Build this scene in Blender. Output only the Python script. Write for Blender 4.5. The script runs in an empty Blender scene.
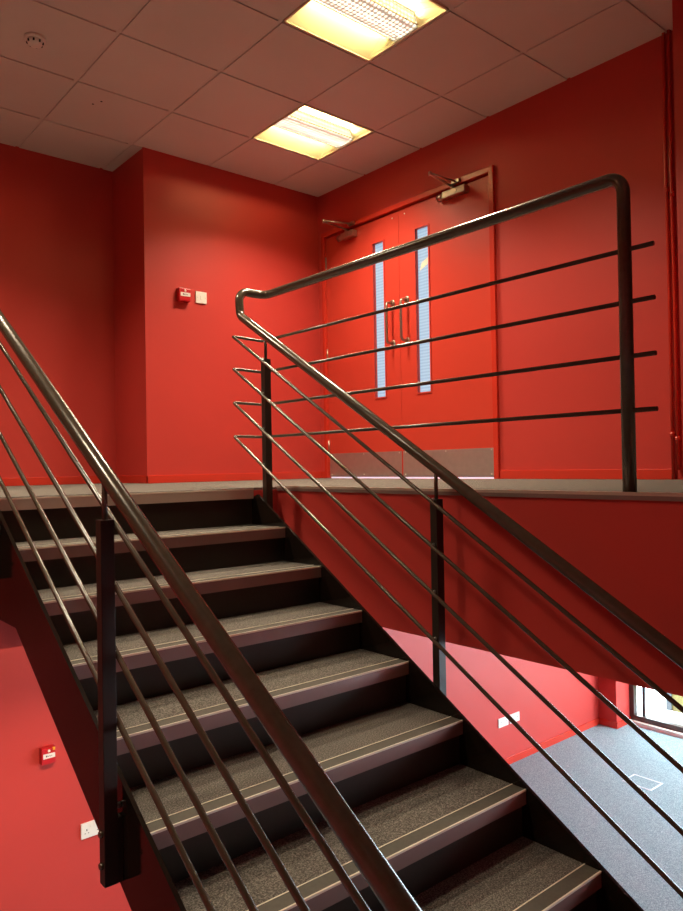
import bpy, bmesh, math, random
from mathutils import Vector, Matrix
random.seed(4)
C = bpy.context.scene.collection
SC = bpy.context.scene

# ------------------------------------------------------------------ materials
def new_mat(name):
    m = bpy.data.materials.new(name); m.use_nodes = True
    nt = m.node_tree
    return m, nt, nt.nodes['Principled BSDF']

def plain(name, col, rough=0.5, metal=0.0, spec=0.5, coat=0.0, var=0.0, vscale=3.0, bump=0.0, bscale=200.0):
    m, nt, b = new_mat(name)
    b.inputs['Roughness'].default_value = rough
    b.inputs['Metallic'].default_value = metal
    b.inputs['Specular IOR Level'].default_value = spec
    if coat:
        b.inputs['Coat Weight'].default_value = coat
        b.inputs['Coat Roughness'].default_value = 0.12
    tc = nt.nodes.new('ShaderNodeTexCoord')
    n = nt.nodes.new('ShaderNodeTexNoise'); n.inputs['Scale'].default_value = vscale
    n.inputs['Detail'].default_value = 3
    nt.links.new(tc.outputs['Object'], n.inputs['Vector'])
    r = nt.nodes.new('ShaderNodeValToRGB')
    r.color_ramp.elements[0].position = 0.3; r.color_ramp.elements[1].position = 0.7
    r.color_ramp.elements[0].color = tuple(c * (1 - var) for c in col) + (1,)
    r.color_ramp.elements[1].color = tuple(min(1, c * (1 + var)) for c in col) + (1,)
    nt.links.new(n.outputs['Fac'], r.inputs['Fac'])
    nt.links.new(r.outputs['Color'], b.inputs['Base Color'])
    if bump:
        n2 = nt.nodes.new('ShaderNodeTexNoise'); n2.inputs['Scale'].default_value = bscale
        nt.links.new(tc.outputs['Object'], n2.inputs['Vector'])
        bp = nt.nodes.new('ShaderNodeBump'); bp.inputs['Strength'].default_value = bump
        bp.inputs['Distance'].default_value = 0.002
        nt.links.new(n2.outputs['Fac'], bp.inputs['Height'])
        nt.links.new(bp.outputs['Normal'], b.inputs['Normal'])
    return m

def carpet(name, dark, mid, light, scale=230.0):
    m, nt, b = new_mat(name)
    b.inputs['Roughness'].default_value = 0.95
    b.inputs['Specular IOR Level'].default_value = 0.1
    tc = nt.nodes.new('ShaderNodeTexCoord')
    n = nt.nodes.new('ShaderNodeTexNoise'); n.inputs['Scale'].default_value = scale
    n.inputs['Detail'].default_value = 2; n.inputs['Roughness'].default_value = 0.7
    nt.links.new(tc.outputs['Object'], n.inputs['Vector'])
    r = nt.nodes.new('ShaderNodeValToRGB')
    e = r.color_ramp.elements
    e[0].position = 0.34; e[0].color = dark + (1,)
    e[1].position = 0.68; e[1].color = light + (1,)
    k = e.new(0.5); k.color = mid + (1,)
    nt.links.new(n.outputs['Fac'], r.inputs['Fac'])
    nt.links.new(r.outputs['Color'], b.inputs['Base Color'])
    bp = nt.nodes.new('ShaderNodeBump'); bp.inputs['Strength'].default_value = 0.6
    bp.inputs['Distance'].default_value = 0.003
    nt.links.new(n.outputs['Fac'], bp.inputs['Height'])
    nt.links.new(bp.outputs['Normal'], b.inputs['Normal'])
    return m

def emit(name, col, strength, base=(0.8, 0.8, 0.8)):
    m, nt, b = new_mat(name)
    b.inputs['Base Color'].default_value = base + (1,)
    b.inputs['Emission Color'].default_value = col + (1,)
    b.inputs['Emission Strength'].default_value = strength
    return m

M = {}
M['red'] = plain('red wall paint', (0.52, 0.046, 0.037), 0.48, spec=0.35, var=0.03, vscale=1.5, bump=0.12, bscale=260)
M['red_gloss'] = plain('red gloss woodwork paint', (0.58, 0.040, 0.022), 0.25, spec=0.5, var=0.02)
M['red_door'] = plain('red satin door paint', (0.56, 0.050, 0.030), 0.36, spec=0.5, var=0.02)
M['red_plastic'] = plain('red plastic', (0.50, 0.012, 0.018), 0.3, var=0.02)
M['tile'] = plain('white ceiling tile', (0.66, 0.62, 0.58), 0.9, spec=0.1, var=0.03, vscale=2.0, bump=0.25, bscale=350)
M['grid'] = plain('ceiling grid bar', (0.62, 0.58, 0.54), 0.6, var=0.02)
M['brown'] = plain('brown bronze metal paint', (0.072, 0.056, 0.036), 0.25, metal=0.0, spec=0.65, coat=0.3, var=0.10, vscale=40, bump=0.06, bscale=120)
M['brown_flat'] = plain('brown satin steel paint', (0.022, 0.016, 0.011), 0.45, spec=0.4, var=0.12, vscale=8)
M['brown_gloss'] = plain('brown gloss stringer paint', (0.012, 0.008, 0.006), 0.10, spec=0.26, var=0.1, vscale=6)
M['steel'] = plain('brushed steel', (0.55, 0.53, 0.50), 0.36, metal=0.9, var=0.05, vscale=20)
M['kick'] = plain('brushed kick plate steel', (0.52, 0.50, 0.48), 0.42, metal=0.85, var=0.05, vscale=25)
M['brass'] = plain('satin nickel', (0.46, 0.40, 0.32), 0.28, metal=0.9, var=0.04)
M['dark'] = plain('black rubber', (0.008, 0.007, 0.006), 0.6)
M['white'] = plain('white plastic', (0.80, 0.78, 0.72), 0.35, var=0.01)
M['cream'] = plain('cream paper', (0.85, 0.78, 0.60), 0.7)
M['carpet_stair'] = carpet('grey stair carpet', (0.055, 0.051, 0.046), (0.132, 0.123, 0.111), (0.30, 0.282, 0.256))
M['carpet_floor'] = carpet('blue grey carpet', (0.15, 0.215, 0.24), (0.26, 0.365, 0.395), (0.45, 0.59, 0.63), 150.0)
M['nose_face'] = plain('aluminium nosing face', (0.25, 0.185, 0.170), 0.40, metal=0.35, var=0.10, vscale=5)
M['nose_top'] = plain('grey anti slip strip', (0.085, 0.080, 0.066), 0.7, var=0.1, vscale=80)
M['nose_line'] = plain('pale nosing line', (0.85, 0.80, 0.66), 0.4)
M['edge'] = plain('pale metal floor edge', (0.55, 0.50, 0.42), 0.35, metal=0.4)
M['frame'] = plain('dark bronze window frame', (0.085, 0.065, 0.058), 0.4, metal=0.2)
M['pan'] = plain('white enamel reflector', (0.86, 0.80, 0.58), 0.35)
M['concrete'] = plain('pale paving', (0.75, 0.76, 0.78), 0.9, var=0.05)
M['yellow'] = plain('yellow rendered wall', (0.20, 0.17, 0.045), 0.8, var=0.04)
M['greytrim'] = plain('grey outdoor cladding', (0.055, 0.068, 0.075), 0.6, var=0.04)
M['amber'] = plain('amber plastic', (0.85, 0.42, 0.03), 0.3)
M['rim'] = plain('grey metal rim', (0.55, 0.60, 0.63), 0.5, metal=0.2)
M['ink'] = plain('dark printed ink', (0.03, 0.03, 0.03), 0.7)
# lit louvre of the ceiling lights: rows of bright lamp cells between darker louvre blades
def louvre_mat():
    m, nt, b = new_mat('lit prismatic louvre')
    b.inputs['Base Color'].default_value = (0.8, 0.78, 0.72, 1)
    b.inputs['Roughness'].default_value = 0.3
    tc = nt.nodes.new('ShaderNodeTexCoord')
    v = nt.nodes.new('ShaderNodeTexVoronoi'); v.inputs['Scale'].default_value = 40
    v.inputs['Randomness'].default_value = 0.12
    nt.links.new(tc.outputs['Object'], v.inputs['Vector'])
    r = nt.nodes.new('ShaderNodeValToRGB')
    r.color_ramp.elements[0].position = 0.25; r.color_ramp.elements[0].color = (1, 1, 1, 1)
    r.color_ramp.elements[1].position = 0.62; r.color_ramp.elements[1].color = (0.10, 0.10, 0.10, 1)
    nt.links.new(v.outputs['Distance'], r.inputs['Fac'])
    mul = nt.nodes.new('ShaderNodeMath'); mul.operation = 'MULTIPLY'
    mul.inputs[1].default_value = LOUVRE
    nt.links.new(r.outputs['Color'], mul.inputs[0])
    b.inputs['Emission Color'].default_value = (1.0, 0.88, 0.66, 1)
    nt.links.new(mul.outputs[0], b.inputs['Emission Strength'])
    return m
LOUVRE = 3.0
M['louvre'] = louvre_mat()
# door vision panels: emissive wired glass stands in for the daylit room behind
def lit_glass():
    m, nt, b = new_mat('lit wired glass')
    b.inputs['Base Color'].default_value = (0.08, 0.1, 0.11, 1)
    b.inputs['Roughness'].default_value = 0.15
    tc = nt.nodes.new('ShaderNodeTexCoord')
    w = nt.nodes.new('ShaderNodeTexWave'); w.bands_direction = 'Z'
    w.inputs['Scale'].default_value = 14; w.inputs['Distortion'].default_value = 0.6
    nt.links.new(tc.outputs['Object'], w.inputs['Vector'])
    r = nt.nodes.new('ShaderNodeValToRGB')
    r.color_ramp.elements[0].color = (0.33, 0.50, 0.68, 1)
    r.color_ramp.elements[1].color = (0.46, 0.63, 0.79, 1)
    nt.links.new(w.outputs['Fac'], r.inputs['Fac'])
    nt.links.new(r.outputs['Color'], b.inputs['Emission Color'])
    b.inputs['Emission Strength'].default_value = 0.95
    return m
M['litglass'] = lit_glass()
M['gapglow'] = emit('daylit gap', (0.75, 0.85, 1.0), 0.9)  # emissive colour stands in for daylight leaking under the doors
def glass_mat():
    m = bpy.data.materials.new('clear window glass'); m.use_nodes = True
    nt = m.node_tree; nt.nodes.clear()
    o = nt.nodes.new('ShaderNodeOutputMaterial')
    mx = nt.nodes.new('ShaderNodeMixShader'); mx.inputs['Fac'].default_value = 0.06
    t = nt.nodes.new('ShaderNodeBsdfTransparent'); t.inputs['Color'].default_value = (0.95, 0.98, 0.98, 1)
    g = nt.nodes.new('ShaderNodeBsdfGlossy'); g.inputs['Roughness'].default_value = 0.03
    nt.links.new(t.outputs[0], mx.inputs[1]); nt.links.new(g.outputs[0], mx.inputs[2])
    nt.links.new(mx.outputs[0], o.inputs['Surface'])
    return m
M['glass'] = glass_mat()

# ------------------------------------------------------------------ mesh helper
class B:
    def __init__(s): s.bm = bmesh.new()
    def box(s, x0, x1, y0, y1, z0, z1, mi=0, bev=0.0):
        t = bmesh.new()
        bmesh.ops.create_cube(t, size=1)
        for v in t.verts:
            v.co = Vector(((x0 + x1) / 2 + v.co.x * (x1 - x0), (y0 + y1) / 2 + v.co.y * (y1 - y0), (z0 + z1) / 2 + v.co.z * (z1 - z0)))
        if bev:
            bmesh.ops.bevel(t, geom=list(t.edges), offset=bev, segments=2, affect='EDGES', profile=0.6)
        return s._merge(t, mi)
    def _merge(s, t, mi, smooth=False):
        mp = {}
        for v in t.verts: mp[v] = s.bm.verts.new(v.co)
        for f in t.faces:
            try:
                n = s.bm.faces.new([mp[v] for v in f.verts])
                n.material_index = mi; n.smooth = smooth
            except ValueError: pass
        t.free(); return s
    def prism(s, pts, d, mi=0):
        """closed polygon pts (3d) extruded along vector d"""
        d = Vector(d)
        a = [s.bm.verts.new(Vector(p)) for p in pts]
        b = [s.bm.verts.new(Vector(p) + d) for p in pts]
        n = len(a)
        fs = [s.bm.faces.new(a[::-1]), s.bm.faces.new(b)]
        for i in range(n): fs.append(s.bm.faces.new([a[i], a[(i + 1) % n], b[(i + 1) % n], b[i]]))
        for f in fs: f.material_index = mi
        bmesh.ops.recalc_face_normals(s.bm, faces=fs)
        return s
    def quad(s, p, mi=0):
        f = s.bm.faces.new([s.bm.verts.new(Vector(q)) for q in p]); f.material_index = mi
        return s
    def tube(s, pts, r, seg=20, mi=0, cap=True):
        pts = [Vector(p) for p in pts]
        rings = []; prev = None
        for i, p in enumerate(pts):
            if i == 0: t = (pts[1] - p).normalized()
            elif i == len(pts) - 1: t = (p - pts[i - 1]).normalized()
            else: t = ((p - pts[i - 1]).normalized() + (pts[i + 1] - p).normalized()).normalized()
            if prev is None:
                up = Vector((0, 0, 1)) if abs(t.z) < 0.9 else Vector((1, 0, 0))
                n = t.cross(up).normalized()
            else:
                n = (prev - t * prev.dot(t)).normalized()
            prev = n; b = t.cross(n)
            rings.append([s.bm.verts.new(p + r * (math.cos(2 * math.pi * k / seg) * n + math.sin(2 * math.pi * k / seg) * b)) for k in range(seg)])
        fs = []
        for a, c in zip(rings, rings[1:]):
            for k in range(seg):
                f = s.bm.faces.new([a[k], a[(k + 1) % seg], c[(k + 1) % seg], c[k]]); f.smooth = True; fs.append(f)
        if cap:
            fs.append(s.bm.faces.new(rings[0][::-1])); fs.append(s.bm.faces.new(rings[-1]))
        for f in fs: f.material_index = mi
        bmesh.ops.recalc_face_normals(s.bm, faces=fs)
        return s
    def cyl(s, a, b, r, seg=20, mi=0): return s.tube([a, b], r, seg, mi)
    def lathe(s, c, axis, prof, seg=28, mi=0):
        """prof: (radius, height along axis)"""
        axis = Vector(axis).normalized(); c = Vector(c)
        u = axis.orthogonal().normalized(); w = axis.cross(u)
        rings = []
        for r, h in prof:
            rings.append([s.bm.verts.new(c + axis * h + max(r, 1e-4) * (math.cos(2 * math.pi * k / seg) * u + math.sin(2 * math.pi * k / seg) * w)) for k in range(seg)])
        fs = []
        for a, d in zip(rings, rings[1:]):
            for k in range(seg):
                f = s.bm.faces.new([a[k], a[(k + 1) % seg], d[(k + 1) % seg], d[k]]); f.smooth = True; fs.append(f)
        fs.append(s.bm.faces.new(rings[0][::-1])); fs.append(s.bm.faces.new(rings[-1]))
        for f in fs: f.material_index = mi
        bmesh.ops.recalc_face_normals(s.bm, faces=fs)
        return s

def origin(o):
    v = Vector((0, 0, 0))
    while o is not None: v = v + o.location; o = o.parent
    return v

def obj(name, b, mats, parent=None, label=None, kind=None, at=None):
    me = bpy.data.meshes.new(name)
    off = origin(parent) if parent else Vector((0, 0, 0))
    loc = Vector(at) if at is not None else None
    base = loc if loc is not None else off
    for v in b.bm.verts: v.co -= base
    b.bm.to_mesh(me); b.bm.free()
    for m in (mats if isinstance(mats, (list, tuple)) else [mats]): me.materials.append(m)
    o = bpy.data.objects.new(name, me); C.objects.link(o)
    if parent: o.parent = parent
    if loc is not None: o.location = loc - off
    if label: o['label'] = label
    if kind: o['kind'] = kind
    return o

def thing(name, label, cat, loc, group=None, kind=None):
    o = bpy.data.objects.new(name, None); C.objects.link(o); o.location = loc
    o.empty_display_size = 0.05
    if label: o['label'] = label
    if cat: o['category'] = cat
    if group: o['group'] = group
    if kind: o['kind'] = kind
    return o
def tag(o, label, cat, group=None):
    o['label'] = label; o['category'] = cat
    if group: o['group'] = group
    return o
def struct(name, b, m): return obj(name, b, m, kind='structure')
def copy_tree(o, parent=None):
    c = o.copy(); C.objects.link(c)
    if parent: c.parent = parent
    for ch in list(o.children): copy_tree(ch, c)
    return c

def fillet(pts, r, n=8):
    """round the inner corners of a polyline with arcs of radius r"""
    pts = [Vector(p) for p in pts]; out = [pts[0]]
    for a, p, c in zip(pts, pts[1:], pts[2:]):
        u = (a - p).normalized(); v = (c - p).normalized()
        ang = u.angle(v)
        if ang > math.pi - 0.02: out.append(p); continue
        d = r / math.tan(ang / 2)
        d = min(d, 0.48 * (a - p).length, 0.48 * (c - p).length); rr = d * math.tan(ang / 2)
        ctr = p + (u + v).normalized() * (rr / math.sin(ang / 2))
        s0 = (p + u * d) - ctr; s1 = (p + v * d) - ctr
        tot = s0.angle(s1); ax = s0.cross(s1).normalized()
        for k in range(n + 1): out.append(ctr + Matrix.Rotation(tot * k / n, 3, ax) @ s0)
    out.append(pts[-1])
    return out

# ------------------------------------------------------------------ dimensions (metres, landing at z about 0)
GO, RISE, W = 0.2588, 0.15384, 1.167
SL = RISE / GO
HC = 2.383                      # ceiling
ZL = 0.022                      # landing carpet
ZF = -3.03                      # lower floor
XD = 1.857                      # wall with the double door
YB = 1.795                      # back wall
YR = 2.325                      # recessed part of the back wall
XN = 0.297                      # edge of the recess
EX = 0.165                      # balcony fascia
ZS = -0.562                     # underside of the landing
XW = 6.38                       # glazed end wall of the lower room
XL, YF = -4.2, -6.4             # unseen walls behind the camera
TILE, GX, GY = 0.6, 0.8083, 0.5974

# ------------------------------------------------------------------ setting
struct('floor', B().box(XL, XW, YF, YR, ZF - 0.1, ZF), M['carpet_floor'])
b = B()
b.box(XL, XD, 0.036, YR, ZS, ZL - 0.012, 0); b.box(EX, XD, YF, 0.036, ZS, ZL - 0.012, 0)
b.box(XD, XW, YF, YR, ZS, ZL - 0.012, 0)
struct('floor_slab', b, M['red'])
b = B()
b.box(XL, XD, 0.05, YR, ZL - 0.012, ZL); b.box(EX + 0.012, XD, YF, 0.05, ZL - 0.012, ZL)
struct('floor_landing', b, M['carpet_stair'])
# thin metal edge along the balcony
b = B()
b.box(EX - 0.006, EX + 0.012, YF, 0.036, ZL - 0.004, ZL + 0.006, 0)
b.box(EX - 0.007, EX, YF, 0.03, ZL - 0.018, ZL - 0.004, 1)
struct('trim_1', b, [M['edge'], M['nose_face']])

struct('wall_back', B().box(XN, XW, YB, YB + 0.15, ZF, HC + 0.2), M['red'])
struct('wall_recess', B().box(XL, XN, YR, YR + 0.15, ZF, HC + 0.2), M['red'])
struct('wall_lower', B().box(XL, XN, YB, YR, ZF, ZS), M['red'])
struct('wall_return', B().box(XN, XN + 0.15, YB + 0.15, YR + 0.15, ZF, HC + 0.2), M['red'])
b = B()
b.box(XD, XD + 0.15, -1.37, -0.030, ZL - 0.012, HC + 0.2); b.box(XD, XD + 0.15, 1.708, YB, ZL - 0.012, HC + 0.2)
b.box(XD, XD + 0.15, -0.030, 1.708, 2.030, HC + 0.2)
struct('wall_right', b, M['red'])
struct('wall_pillar', B().box(1.55, XD + 0.15, YF, -1.362, ZL - 0.012, HC + 0.2), M['red'])
struct('wall_left', B().box(XL - 0.15, XL, YF, YR, ZF, HC + 0.2), M['red'])
struct('wall_front', B().box(XL, XW, YF - 0.15, YF, ZF, HC + 0.2), M['red'])
# lower room: pillar in the far corner
struct('wall_nib', B().box(6.06, XW, 1.565, YB, ZF, ZS), M['red'])

def skirt(name, segs):
    b = B()
    for x0, x1, y0, y1, z0, z1 in segs:
        b.box(x0, x1, y0, y1, z0, z1, 0, 0.003)
    struct(name, b, M['red_gloss'])
sk = 0.014
skirt('baseboard_back', [(XN - sk, XD, YB - sk, YB, ZL, ZL + 0.056)])
skirt('baseboard_recess', [(XL, XN, YR - sk, YR, ZL, ZL + 0.056), (XN - sk, XN, YB - sk, YR - sk, ZL, ZL + 0.056)])
skirt('baseboard_right', [(XD - sk, XD, 1.728, YB - sk, ZL, ZL + 0.056), (XD - sk, XD, -1.17, -0.052, ZL, ZL + 0.056)])
skirt('baseboard_lower', [(XL, 6.06, YB - sk, YB, ZF, ZF + 0.075), (6.06 - sk, 6.06, 1.565 - sk, YB - sk, ZF, ZF + 0.075),
                          (6.06, XW, 1.565 - sk, 1.565, ZF, ZF + 0.075)])

# ceiling: tegular tiles standing a little below the grid bars
lights_ij = [(-1, -2), (0, 0), (-4, 0), (-6, -3)]  # last two are unseen lights, added to brighten walls and stairs
b = B(); holes = set(lights_ij)
g = 0.0125
i0, i1 = math.floor((XL - GX) / TILE), math.ceil((XD + 0.2 - GX) / TILE)
j0, j1 = math.floor((YF - GY) / TILE), math.ceil((YR + 0.1 - GY) / TILE)
for i in range(i0, i1):
    for j in range(j0, j1):
        if (i, j) in holes: continue
        x0, x1 = max(GX + TILE * i + g, XL), min(GX + TILE * (i + 1) - g, XD + 0.02)
        y0, y1 = max(GY + TILE * j + g, YF), min(GY + TILE * (j + 1) - g, YR + 0.02)
        if x1 - x0 < 0.01 or y1 - y0 < 0.01: continue
        b.box(x0, x1, y0, y1, HC, HC + 0.02)
for x, y in ((-0.212, 1.408), (-0.183, 1.346)):       # two small screw holes in one tile
    b.lathe((x, y, HC + 0.001), (0, 0, -1), [(0.007, 0), (0.007, 0.002)], 10, 1)
struct('ceiling', b, [M['tile'], M['dark']])
b = B()
for i in range(i0, i1 + 1):
    x = GX + TILE * i
    b.box(x - 0.012, x + 0.012, YF, YR, HC + 0.006, HC + 0.022)
for j in range(j0, j1 + 1):
    y = GY + TILE * j
    b.box(XL, XD, y - 0.012, y + 0.012, HC + 0.007, HC + 0.021)
struct('ceiling_grid', b, M['grid'])
b = B(); b.box(XL - 0.15, XD + 0.15, YF - 0.15, YR + 0.15, HC + 0.16, HC + 0.26)
struct('ceiling_deck', b, M['tile'])

# ------------------------------------------------------------------ ceiling lights
def ceiling_light(cx, cy, HC, energy):
    t = thing('ceiling_light', '', 'light', (cx, cy, HC))
    L = 0.295
    b = B()                                            # outer lip
    for (a0, a1, c0, c1) in ((-L, L, -L, -L + 0.010), (-L, L, L - 0.010, L), (-L, -L + 0.010, -L, L), (L - 0.010, L, -L, L)):
        b.box(cx + a0, cx + a1, cy + c0, cy + c1, HC - 0.003, HC + 0.012)
    obj('frame', b, M['pan'], t)
    for s in (-1, 1):                                  # curved reflector trough either side of the louvre
        b = B(); prof = []
        for k in range(11):
            u = k / 10
            y = L - 0.008 - u * (L - 0.008 - 0.092)
            z = 0.072 * math.sin(u * math.pi / 2)
            prof.append((y, z))
        for (ya, za), (yb, zb) in zip(prof, prof[1:]):
            b.quad([(cx - L + .004, cy + s * ya, HC + za), (cx + L - .004, cy + s * ya, HC + za), (cx + L - .004, cy + s * yb, HC + zb), (cx - L + .004, cy + s * yb, HC + zb)])
        for e in (-1, 1):                              # sloping end plates
            pts = [(cx + e * (L - 0.006), cy + s * (L - 0.008), HC)]
            pts += [(cx + e * (L - 0.006 - 0.030 * (z / 0.072)), cy + s * y, HC + z) for y, z in prof[1:]]
            pts += [(cx + e * (L - 0.006), cy + s * 0.092, HC)]
            b.bm.faces.new([b.bm.verts.new(Vector(p)) for p in pts])
        for f in b.bm.faces: f.smooth = False
        obj('reflector', b, M['pan'], t)
    b = B()                                            # louvre basket
    n = 8; prof = [(-0.088, 0.070)] + [(-0.088 * math.cos(math.pi * k / n), 0.012 - 0.022 * math.sin(math.pi * k / n)) for k in range(n + 1)] + [(0.088, 0.070)]
    pts = [(cx - L + 0.012, cy + y, HC + 0.016 + 0.8 * z) for y, z in prof]
    b.prism(pts, (2 * L - 0.024, 0, 0))
    obj('louvre', b, M['louvre'], t)
    b = B()
    for s in (-1, 1): b.box(cx - L + 0.01, cx + L - 0.01, cy + s * 0.089 - 0.002, cy + s * 0.089 + 0.002, HC + 0.016, HC + 0.022)
    for e in (-1, 1): b.box(cx + e * (L - 0.012) - 0.002, cx + e * (L - 0.012) + 0.002, cy - 0.09, cy + 0.09, HC + 0.002, HC + 0.074)
    obj('louvre_rail', b, M['steel'], t)
    b = B(); b.box(cx - L, cx + L, cy - L, cy + L, HC + 0.078, HC + 0.085)
    obj('housing', b, M['grid'], t)
    ld = bpy.data.lights.new('lamp', 'AREA'); ld.shape = 'RECTANGLE'; ld.size = 0.54; ld.size_y = 0.16
    ld.energy = energy; ld.color = (1.0, 0.81, 0.58); ld.spread = math.radians(SPREAD)
    lo = bpy.data.objects.new('lamp', ld); C.objects.link(lo); lo.parent = t; lo.location = (0, 0, 0.004)
    for s in (-1, 1):                                  # the tubes also light the reflectors sideways
        ld = bpy.data.lights.new('tube_lamp', 'AREA'); ld.shape = 'RECTANGLE'; ld.size = 0.52; ld.size_y = 0.03
        ld.energy = 2.3; ld.color = (1.0, 0.82, 0.36); ld.spread = math.radians(120)
        lo = bpy.data.objects.new('tube_lamp', ld); C.objects.link(lo); lo.parent = t
        lo.location = (0, s * 0.096, 0.050); lo.rotation_euler = (s * math.radians(100), 0, 0)
    return t
LAMP, SPREAD = 35.0, 124.0
cl = [ceiling_light(GX + TILE * i + 0.3, GY + TILE * j + 0.3, HC, (LAMP, LAMP, 40.0, 24.0)[n]) for n, (i, j) in enumerate(lights_ij)]
cl.append(ceiling_light(-0.50, 0.70, ZS - 0.087, 27.0))  # hidden light added under the landing to brighten the lower wall
for t, s in zip(cl, ['lit square recessed ceiling light at the top edge of the view, the nearer of two',
                     'lit square recessed ceiling light near the corner above the red double doors',
                     'added square ceiling light, out of view over the left end of the landing, brightening the recess wall',
                     'added square ceiling light, out of view over the stair void left of the viewer, brightening the balcony fascia',
                     'added square ceiling light, hidden under the landing, brightening the lower wall']):
    t['label'] = s; t['group'] = 'square ceiling lights'

# smoke detector
sx, sy = -0.712, 0.915
t = thing('smoke_detector', 'round white smoke detector fixed to a ceiling tile at the upper left', 'smoke detector', (sx, sy, HC))
obj('base', B().lathe((sx, sy, HC), (0, 0, -1), [(0.052, 0), (0.052, 0.012), (0.047, 0.016)]), M['white'], t)
b = B().lathe((sx, sy, HC), (0, 0, -1), [(0.040, 0.016), (0.040, 0.024), (0.034, 0.036), (0.022, 0.043), (0.0, 0.044)])
for k in range(8):
    a = k * math.pi / 4 + 0.3
    b.box(sx + 0.0385 * math.cos(a) - 0.004, sx + 0.0385 * math.cos(a) + 0.004, sy + 0.0385 * math.sin(a) - 0.004, sy + 0.0385 * math.sin(a) + 0.004, HC - 0.033, HC - 0.022, 1)
obj('sensor_dome', b, [M['white'], M['dark']], t)

# ------------------------------------------------------------------ staircase
st = thing('staircase', 'dark brown steel staircase with grey carpeted treads climbing to the landing', 'staircase', (-W / 2, -5.0, ZF))
NK = 19
TH = 0.046
def nosing(y, z, parent):
    b = B()
    x0, x1 = -W + 0.001, -0.001
    b.box(x0, x1, y, y + 0.012, z - TH, z - 0.0005, 0)               # face
    b.box(x0, x1, y + 0.0035, y + 0.052, z - 0.006, z + 0.0012, 1)   # ribbed strip
    b.box(x0, x1, y - 0.0006, y + 0.0040, z - 0.004, z + 0.0022, 2)  # pale line on the edge
    b.box(x0, x1, y + 0.052, y + 0.0555, z - 0.004, z + 0.0022, 2)   # pale line at the back
    return obj('nosing', b, [M['nose_face'], M['nose_top'], M['nose_line']], parent)
for k in range(0, NK + 1):
    y, z = -GO * k, -RISE * k
    if k == 0:
        b = B(); x0, x1 = -W + 0.001, -0.001; z = ZL - 0.004
        b.box(x0, x1, y, y + 0.012, z - TH, z, 0)
        b.box(x0, x1, y + 0.0035, y + 0.049, z - 0.006, z + 0.0012, 1)
        b.box(x0, x1, y - 0.0006, y + 0.004, z - 0.004, z + 0.0022, 2)
        obj('nosing', b, [M['edge'], M['carpet_stair'], M['nose_line']], st, 'pale top nosing at the landing edge')
    else:
        b = B()
        b.box(-W, 0, y + 0.010, y + GO + 0.018, z - TH + 0.008, z - 0.006, 1)
        b.box(-W, 0, y + 0.0555, y + GO + 0.018, z - 0.006, z, 0)
        tr = obj('tread', b, [M['carpet_stair'], M['brown_flat']], st)
        nosing(y, z, tr)
    zb = z - RISE if k < NK else ZF
    if k == 0: zb = -RISE
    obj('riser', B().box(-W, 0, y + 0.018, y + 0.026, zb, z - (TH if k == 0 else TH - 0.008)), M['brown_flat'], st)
for x0, x1 in ((-W - 0.012, -W), (0.0, 0.012)):
    off = 0.010; dz = 0.275
    pts = [(x0, 0.034, -0.03), (x0, -0.03, -0.030 * SL + off), (x0, (ZF) / SL, ZF + off)]
    pts += [(x0, ZF / SL, ZF), (x0, (ZF + dz - off) / SL, ZF)]
    yk = -0.272
    pts += [(x0, yk, yk * SL + off - dz), (x0, 0.034, yk * SL + off - dz)]
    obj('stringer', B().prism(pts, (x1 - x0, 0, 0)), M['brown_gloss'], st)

# ------------------------------------------------------------------ railings
RT = 0.0213; RB = 0.0075
BAR = [0.671, 0.506, 0.334, 0.163]       # height of the bars over the nosing line
HH = 0.796                               # handrail axis over the nosing line
YE = -4.92
def post(parent, x, y, sgn, bars=True, zbot=None):
    """flat double-bar post bolted to the outside of the stringer"""
    top = (0.676 if sgn > 0 else 0.679) + SL * y
    zb = -0.248 + SL * y if zbot is None else zbot
    b = B()
    b.box(x - 0.018, x + 0.018, y - 0.0165, y + 0.0165, zb, top, 0, 0.0015)
    p = obj('post', b, M['brown_flat'], parent)
    obj('rod', B().cyl((x, y, top - 0.01), (x, y, HH + SL * y), 0.0072, 14), M['brown'], p)
    for h in BAR:
        z = h + SL * y
        xin = x - sgn * 0.0195
        xb = 0.017 if sgn > 0 else -W - 0.017
        b = B().cyl((x - sgn * 0.015, y, z + 0.004), (xb, y, z), 0.0062, 10)
        obj('bar_lug', b, M['steel'], p)
    xo = x + sgn * 0.018
    for h in (0.05, 0.13):
        b = B().lathe((xo, y, zb + h), (sgn, 0, 0), [(0.0095, 0), (0.0095, 0.004), (0.0075, 0.008)], 6)
        obj('bolt', b, M['brown'], p)
    # bolt sleeves that hold the post off the stringer
    xs = 0.012 if sgn > 0 else -W - 0.012
    xa, xb2 = sorted((xs + sgn * 0.0006, x - sgn * 0.016))
    obj('bracket', B().box(xa, xb2, y - 0.0160, y + 0.010, zb + 0.001, zb + 0.165), M['brown_flat'], p)
    for h in (0.19,):
        obj('sleeve', B().cyl((x - sgn * 0.015, y, zb + h), (xs + sgn * 0.0006, y, zb + h), 0.008, 12), M['steel'], p)
    return p

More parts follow.
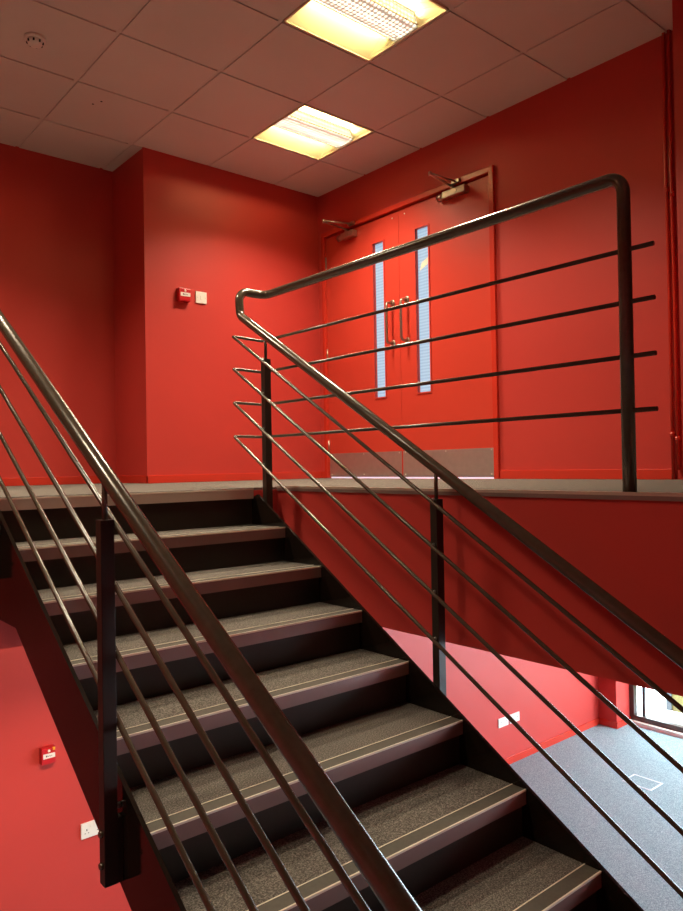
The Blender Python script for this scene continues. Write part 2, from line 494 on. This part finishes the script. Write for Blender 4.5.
YT = 0.160; XB = 0.20; ZH = 1.018; YP = -1.818; YBE = -1.912
rl = thing('stair_railing', 'brown tubular railing right of the stairs that doubles back along the balcony', 'railing', (0.04, -2.4, -1.4))
path = [(0.040, YE, HH + SL * YE), (0.040, YT, HH + SL * YT), (0.040, YT + 0.012, ZH), (XB, YT + 0.012, ZH), (XB, YP, ZH), (XB, YP, ZL)]
obj('handrail', B().tube(fillet(path, 0.052, 10), RT, 24), M['brown'], rl)
obj('foot_plate', B().lathe((XB, YP, ZL), (0, 0, 1), [(0.0235, 0), (0.0235, 0.003), (0.0215, 0.004)], 24), M['brown_flat'], rl)
for h, zb in zip(BAR, (0.784, 0.620, 0.450, 0.281)):
    yt = 0.200
    z = h + SL * yt
    path = [(0.017, YE, h + SL * YE), (0.017, yt, z), (XB, yt + 0.004, zb), (XB, YBE, zb)]
    obj('bar', B().tube(fillet(path, 0.012, 4), RB, 12), M['brown'], rl)
for y in (-0.05, -1.145, -2.24, -3.335, -4.43): post(rl, 0.048, y, 1)
b_ = None
ll = thing('stair_railing', 'brown tubular railing on the left of the stairs nearest the viewer', 'railing', (-W - 0.04, -2.4, -1.4))
XR = -W - 0.040
path = [(XR, YE, HH + SL * YE), (XR, YT, HH + SL * YT), (XR, YT + 0.012, ZH), (XR - 0.16, YT + 0.012, ZH), (XR - 2.4, YT + 0.012, ZH), (XR - 2.4, YT + 0.012, ZL)]
obj('handrail', B().tube(fillet(path, 0.052, 10), RT, 24), M['brown'], ll)
for h, zb in zip(BAR, (0.784, 0.620, 0.450, 0.281)):
    z = h + SL * 0.172
    path = [(-W - 0.017, YE, h + SL * YE), (-W - 0.017, 0.172, z), (XR - 2.4, 0.172, zb)]
    obj('bar', B().tube(fillet(path, 0.012, 4), RB, 12), M['brown'], ll)
for y in (-0.05, -1.150, -2.24, -3.335, -4.43): post(ll, -W - 0.043, y, -1)

# ------------------------------------------------------------------ double door
dr = thing('door_1', None, None, (XD, 0.84, ZL), kind='structure')
b = B()
xf = XD - 0.022; xk = XD + 0.062
b.box(xf, XD, -0.050, -0.012, ZL, 2.050, 0, 0.003); b.box(XD - 0.003, xk, -0.030, -0.012, ZL, 2.030)
b.box(xf, XD, 1.694, 1.727, ZL, 2.050, 0, 0.003); b.box(XD - 0.003, xk, 1.694, 1.708, ZL, 2.030)
b.box(xf, XD, -0.014, 1.696, 2.014, 2.050, 0, 0.003); b.box(XD - 0.003, xk, -0.030, 1.708, 2.014, 2.030)
b.box(XD + 0.050, xk, -0.012, 1.694, ZL + 0.012, 2.014)
obj('door_frame', b, M['red_gloss'], dr)
obj('gap_glow_strip', B().box(XD + 0.020, XD + 0.030, -0.008, 1.690, ZL, ZL + 0.011), M['gapglow'], dr, 'glowing strip standing in for daylight under the doors')
def leaf(y0, y1, v0, v1, hy, hinge_y, closer):
    """leaf spans y0..y1, vision panel v0..v1"""
    xa, xb = XD + 0.003, XD + 0.047
    z0, z1, w0, w1 = ZL + 0.011, 2.004, 0.640, 1.822
    b = B()
    b.box(xa, xb, y0, v0, z0, z1); b.box(xa, xb, v1, y1, z0, z1)
    b.box(xa, xb, v0, v1, z0, w0); b.box(xa, xb, v0, v1, w1, z1)
    lf = obj('door_leaf', b, M['red_door'], dr)
    # glazing bead
    b = B(); q = 0.010
    for a in ((v0 - q, v0), (v1, v1 + q)): b.box(xa - 0.006, xa + 0.004, a[0], a[1], w0 - q, w1 + q)
    for a in ((w0 - q, w0), (w1, w1 + q)): b.box(xa - 0.006, xa + 0.004, v0, v1, a[0], a[1])
    obj('glazing_bead', b, M['red_door'], lf)
    obj('vision_panel', B().box(XD + 0.026, XD + 0.032, v0, v1, w0, w1), M['litglass'], lf, 'tall narrow wired glass with a pale blue daylight glow')
    b = B(); b.box(xa - 0.0018, xa, y0 + 0.006, y1 - 0.006, ZL + 0.014, 0.224)
    for yy in (y0 + 0.03, (y0 + y1) / 2, y1 - 0.03):
        for zz in (ZL + 0.03, 0.212):
            b.lathe((xa - 0.0018, yy, zz), (-1, 0, 0), [(0.006, 0), (0.0045, 0.002), (0.0, 0.003)], 8, 1)
    obj('kick_plate', b, [M['kick'], M['white']], lf)
    b = B()
    pz0, pz1 = 1.030, 1.330
    pp = fillet([(xa, hy, pz0), (xa - 0.064, hy, pz0), (xa - 0.064, hy, pz1), (xa, hy, pz1)], 0.026, 6)
    b.tube(pp, 0.0095, 14)
    for zz in (pz0, pz1): b.lathe((xa, hy, zz), (-1, 0, 0), [(0.026, 0), (0.026, 0.005), (0.020, 0.009)], 20)
    obj('pull_handle', b, M['brass'], lf)
    for zz in (0.283, 1.040, 1.800):
        b = B().cyl((xa - 0.004, hinge_y, zz - 0.05), (xa - 0.004, hinge_y, zz + 0.05), 0.0065, 10)
        obj('hinge', b, M['brass'], lf)
    # overhead closer: body on the leaf, two-part arm to the frame head
    ya, yb, zc, ex, ey, fy = closer
    b = B()
    b.box(xa - 0.050, xa, ya, yb - 0.05, zc - 0.026, zc + 0.026, 0, 0.008)
    b.cyl((xa - 0.026, yb - 0.055, zc), (xa - 0.026, yb, zc), 0.0235, 18, 0)
    sy = (ya + yb) / 2 - 0.02 if ey > (ya + yb) / 2 else (ya + yb) / 2
    b.lathe((xa - 0.026, sy, zc + 0.024), (0, 0, 1), [(0.016, 0), (0.016, 0.018), (0.008, 0.026)], 16, 0)
    b.lathe((xa - 0.050, sy - 0.05, zc), (-1, 0, 0), [(0.010, 0), (0.008, 0.004)], 12, 0)
    obj('door_closer', b, M['brass'], lf)
    b = B()
    sp = Vector((xa - 0.026, sy, zc + 0.046)); el = Vector((ex, ey, zc + 0.062)); ft = Vector((xf - 0.012, fy, 2.030))
    def flat(p, q, wd, th):
        d = (q - p).normalized(); n = Vector((0, 0, 1)).cross(d).normalized() * wd
        up = Vector((0, 0, th))
        b.prism([p - n, p + n, q + n, q - n], up)
    flat(sp, el, 0.009, 0.006)
    b.cyl(tuple(el + Vector((0, 0, 0.010))), tuple(ft), 0.0065, 12)
    b.lathe(tuple(el + Vector((0, 0, -0.006))), (0, 0, 1), [(0.012, 0), (0.012, 0.022), (0.007, 0.026)], 14)
    b.box(xf - 0.022, xf, fy - 0.035, fy + 0.035, 2.018, 2.044, 0, 0.003)
    obj('closer_arm', b, M['brass'], lf)
    return lf
lfL = leaf(0.8425, 1.690, 1.005, 1.120, 0.918, 1.692, (1.300, 1.500, 1.955, 1.600, 1.400, 1.330))
lfR = leaf(-0.008, 0.8395, 0.545, 0.670, 0.768, -0.010, (0.165, 0.420, 1.965, 1.590, 0.270, 0.250))
b = B()
xg = XD + 0.0248
b.prism([(xg, 0.655, 1.520), (xg, 0.576, 1.555), (xg, 0.566, 1.606), (xg, 0.632, 1.576)], (0.001, 0, 0), 0)
for k in range(3): b.box(xg - 0.0004, xg, 0.582 + 0.014 * k, 0.588 + 0.014 * k, 1.560, 1.578, 1)
obj('notice', b, [M['cream'], M['nose_line']], lfR, 'small cream paper notice stuck on the glass')
b = B()
for yy in (0.775, 0.905): b.lathe((XD + 0.003, yy, 1.965), (-1, 0, 0), [(0.006, 0), (0.006, 0.003), (0.0, 0.005)], 10)
struct('trim_3', b, M['white'])

# ------------------------------------------------------------------ wall fittings
def call_point(x, z, y, dx, dz, label, amber):
    t = thing('fire_call_point', label, 'fire alarm', (x, y, z))
    b = B(); d = 0.046
    b.box(x - dx, x + dx, y - d * 0.55, y, z - dz, z + dz, 0, 0.004)
    obj('mounting_box', b, M['red_plastic'], t)
    b = B(); b.box(x - dx, x + dx, y - d, y - d * 0.55, z - dz * 0.98, z + dz, 0, 0.006)
    b.lathe((x + 0.002, y - d, z + dz * 0.62), (0, -1, 0), [(0.009, 0), (0.007, 0.002)], 14, 1)
    obj('front_cover', b, [M['red_plastic'], M['nose_line']], t)
    b = B(); b.box(x - dx * 0.78, x + dx * 0.88, y - d - 0.002, y - d, z - dz * 0.26, z + dz * 0.32)
    for k, (w, h) in enumerate(((0.010, 0.008), (0.006, 0.005), (0.006, 0.007), (0.005, 0.005))):
        xx = x - dx * 0.40 + k * 0.011
        b.box(xx, xx + w * 0.8, y - d - 0.0026, y - d - 0.002, z - h * 0.4, z + h * 0.8, 1)
    obj('label_strip', b, [M['white'], M['ink']], t, 'white strip with dark marks')
    if amber:
        obj('test_key', B().box(x + dx * 0.55, x + dx * 0.90, y - d - 0.004, y - d, z + dz * 0.62, z + dz * 1.02, 0, 0.002), M['amber'], t, 'small amber tab')
    return t
call_point(0.586, 1.378, YB, 0.047, 0.047, 'red fire alarm call point on the upper back wall beside a white switch', False)
call_point(-0.410, -1.670, YB, 0.044, 0.051, 'red fire alarm call point on the lower wall left of the stairs', True)

def plate(name, x, z, y, dx, dz, label, cat, kind):
    t = thing(name, label, cat, (x, y, z))
    obj('face_plate', B().box(x - dx, x + dx, y - 0.011, y, z - dz, z + dz, 0, 0.003), M['white'], t)
    yy = y - 0.011
    if kind == 'switch':
        obj('rocker', B().box(x - 0.010, x + 0.010, yy - 0.004, yy, z - 0.016, z + 0.014, 0, 0.0015), M['white'], t)
        b = B()
        for s in (-1, 1): b.lathe((x + s * dx * 0.75, yy, z - 0.002), (0, -1, 0), [(0.003, 0), (0.003, 0.001)], 8)
        obj('screw', b, M['steel'], t)
    else:
        for s in (-1, 1):
            obj('rocker', B().box(x + s * 0.012 - 0.007, x + s * 0.012 + 0.007, yy - 0.003, yy, z + dz * 0.3, z + dz * 0.7, 0, 0.001), M['white'], t)
            b = B(); xx = x + s * dx * 0.52
            b.box(xx - 0.003, xx + 0.003, yy - 0.0006, yy, z - 0.004, z + 0.008)
            for q in (-1, 1): b.box(xx + q * 0.011 - 0.004, xx + q * 0.011 + 0.004, yy - 0.0006, yy, z - 0.020, z - 0.016)
            obj('pin_holes', b, M['ink'], t)
    return t
plate('wall_switch', 0.737, 1.383, YB, 0.046, 0.043, 'square white switch plate beside the red call point on the upper wall', 'switch', 'switch')
plate('wall_socket', -0.121, -2.230, YB, 0.078, 0.050, 'white double socket low on the red wall left of the stairs', 'socket', 'socket')
plate('wall_socket', 4.213, -2.568, YB, 0.082, 0.047, 'left one of two white double sockets on the lower pink-lit wall', 'socket', 'socket')
plate('wall_socket', 4.403, -2.568, YB, 0.082, 0.047, 'right one of two white double sockets on the lower pink-lit wall', 'socket', 'socket')

# painted pipes in the corner right of the doors
for y, x, lab in ((-1.176, XD - 0.013, 'thin red painted pipe running up the door wall, the left of two'),
                  (-1.205, XD - 0.016, 'thin red painted pipe in the wall corner, the right of two')):
    t = thing('wall_pipe', lab, 'pipe', (x, y, ZL))
    obj('pipe', B().tube([(x, y, ZL + (0.0 if y > -1.2 else 0.05)), (x, y, 1.0), (x, y + 0.004, 1.7), (x, y, HC)], 0.0085, 12), M['red_gloss'], t)
    for z in ((0.235, 1.52) if y < -1.2 else (0.26, 1.55)):
        b = B().lathe((x, y, z - 0.012), (0, 0, 1), [(0.013, 0), (0.013, 0.024)], 14)
        b.box(x, XD, y - 0.006, y + 0.006, z - 0.010, z + 0.010)
        obj('clip', b, M['red_gloss'], t)

# ------------------------------------------------------------------ lower room: hatch, window, outdoors
t = thing('floor_hatch', 'rectangular floor hatch with pale metal rim set in the lower carpet', 'floor hatch', (4.87, 0.64, ZF))
hx0, hx1, hy0, hy1 = 4.78, 5.02, 0.50, 0.80
b = B(); q = 0.016
b.box(hx0, hx1, hy0, hy0 + q, ZF, ZF + 0.004); b.box(hx0, hx1, hy1 - q, hy1, ZF, ZF + 0.004)
b.box(hx0, hx0 + q, hy0 + q, hy1 - q, ZF, ZF + 0.004); b.box(hx1 - q, hx1, hy0 + q, hy1 - q, ZF, ZF + 0.004)
obj('rim', b, M['rim'], t)
obj('lid', B().box(hx0 + q, hx1 - q, hy0 + q, hy1 - q, ZF, ZF + 0.002), M['carpet_floor'], t)

ZW0, ZW1 = ZF + 0.045, ZS
bays = [(-0.10, 1.565), (-1.90, -0.10), (-3.70, -1.90), (YF, -3.70)]
struct('trim_4', B().box(XW - 0.075, XW + 0.12, YF, 1.565, ZF, ZF + 0.045), M['white'])   # white sill
for n, (y0, y1) in enumerate(bays):
    w = thing('window_%d' % (n + 1), None, None, (XW, y0, ZW0), kind='structure')
    b = B(); f = 0.055
    b.box(XW - 0.02, XW + 0.06, y0, y0 + f, ZW0, ZW1); b.box(XW - 0.02, XW + 0.06, y1 - f, y1, ZW0, ZW1)
    b.box(XW - 0.02, XW + 0.06, y0 + f, y1 - f, ZW0, ZW0 + 0.06); b.box(XW - 0.02, XW + 0.06, y0 + f, y1 - f, ZW1 - 0.05, ZW1)
    obj('window_frame', b, M['frame'], w)
    b = B(); i = 0.018
    b.box(XW + 0.02, XW + 0.05, y1 - f - 0.115, y1 - f - 0.085, ZW0 + 0.06, ZW1 - 0.05)
    obj('inner_bead', b, M['greytrim'], w)
    obj('glass_pane', B().box(XW + 0.022, XW + 0.028, y0 + f, y1 - f, ZW0 + 0.06, ZW1 - 0.05), M['glass'], w)
struct('ground', B().box(XW + 0.12, XW + 14, -16, 12, ZF - 0.12, ZF - 0.02), M['concrete'])
wy = thing('yellow_wall', 'yellow rendered wall with grey corner post standing outside the lower window', 'wall', (7.2, 0.8, ZF - 0.02))
obj('panel', B().box(7.2, 7.5, 0.1, 1.45, ZF - 0.02, 0.2), M['yellow'], wy)
obj('corner_post', B().box(7.18, 7.5, 1.45, 1.52, ZF - 0.02, 0.2), M['greytrim'], wy)

# ------------------------------------------------------------------ daylight
wd = bpy.data.worlds.new('sky'); SC.world = wd; wd.use_nodes = True
bg = wd.node_tree.nodes['Background']
bg.inputs['Color'].default_value = (0.78, 0.92, 1.0, 1); bg.inputs['Strength'].default_value = 21.0
for n, (y0, y1) in enumerate(bays):
    ld = bpy.data.lights.new('portal', 'AREA'); ld.shape = 'RECTANGLE'
    ld.size = (ZW1 - ZW0); ld.size_y = (y1 - y0); ld.cycles.is_portal = True
    lo = bpy.data.objects.new('daylight_portal', ld); C.objects.link(lo)
    lo.location = (XW + 0.12, (y0 + y1) / 2, (ZW0 + ZW1) / 2)
    lo.rotation_euler = (0, math.radians(90), 0)      # faces into the room (-X)
    lo['kind'] = 'helper'

# ------------------------------------------------------------------ camera
f_px, yaw, pitch, roll = 729.488, 0.70133, 0.013763, -0.016687
cam = bpy.data.cameras.new('camera'); co = bpy.data.objects.new('camera', cam); C.objects.link(co)
rt = Vector((0.7640266, -0.6449689, -0.01668495)); up = Vector((0.0038697, -0.0212793, 0.9997661)); fw = Vector((0.645173, 0.7639125, 0.0137621))
R = Matrix((rt, up, -fw)).transposed()
co.matrix_world = Matrix.Translation((-1.95464, -2.97845, 0.124544)) @ R.to_4x4()
cam.sensor_fit = 'HORIZONTAL'; cam.sensor_width = 36; cam.lens = f_px / 683 * 36
cam.clip_start = 0.02
SC.camera = co
SC.view_settings.view_transform = 'Standard'; SC.view_settings.look = 'None'
SC.view_settings.exposure = 0.0; SC.view_settings.gamma = 1.0; SC.view_settings.use_curve_mapping = False
SC.cycles.use_denoising = True
SC.cycles.max_bounces = 10; SC.cycles.diffuse_bounces = 6; SC.cycles.glossy_bounces = 5
SC.cycles.sample_clamp_indirect = 6.0
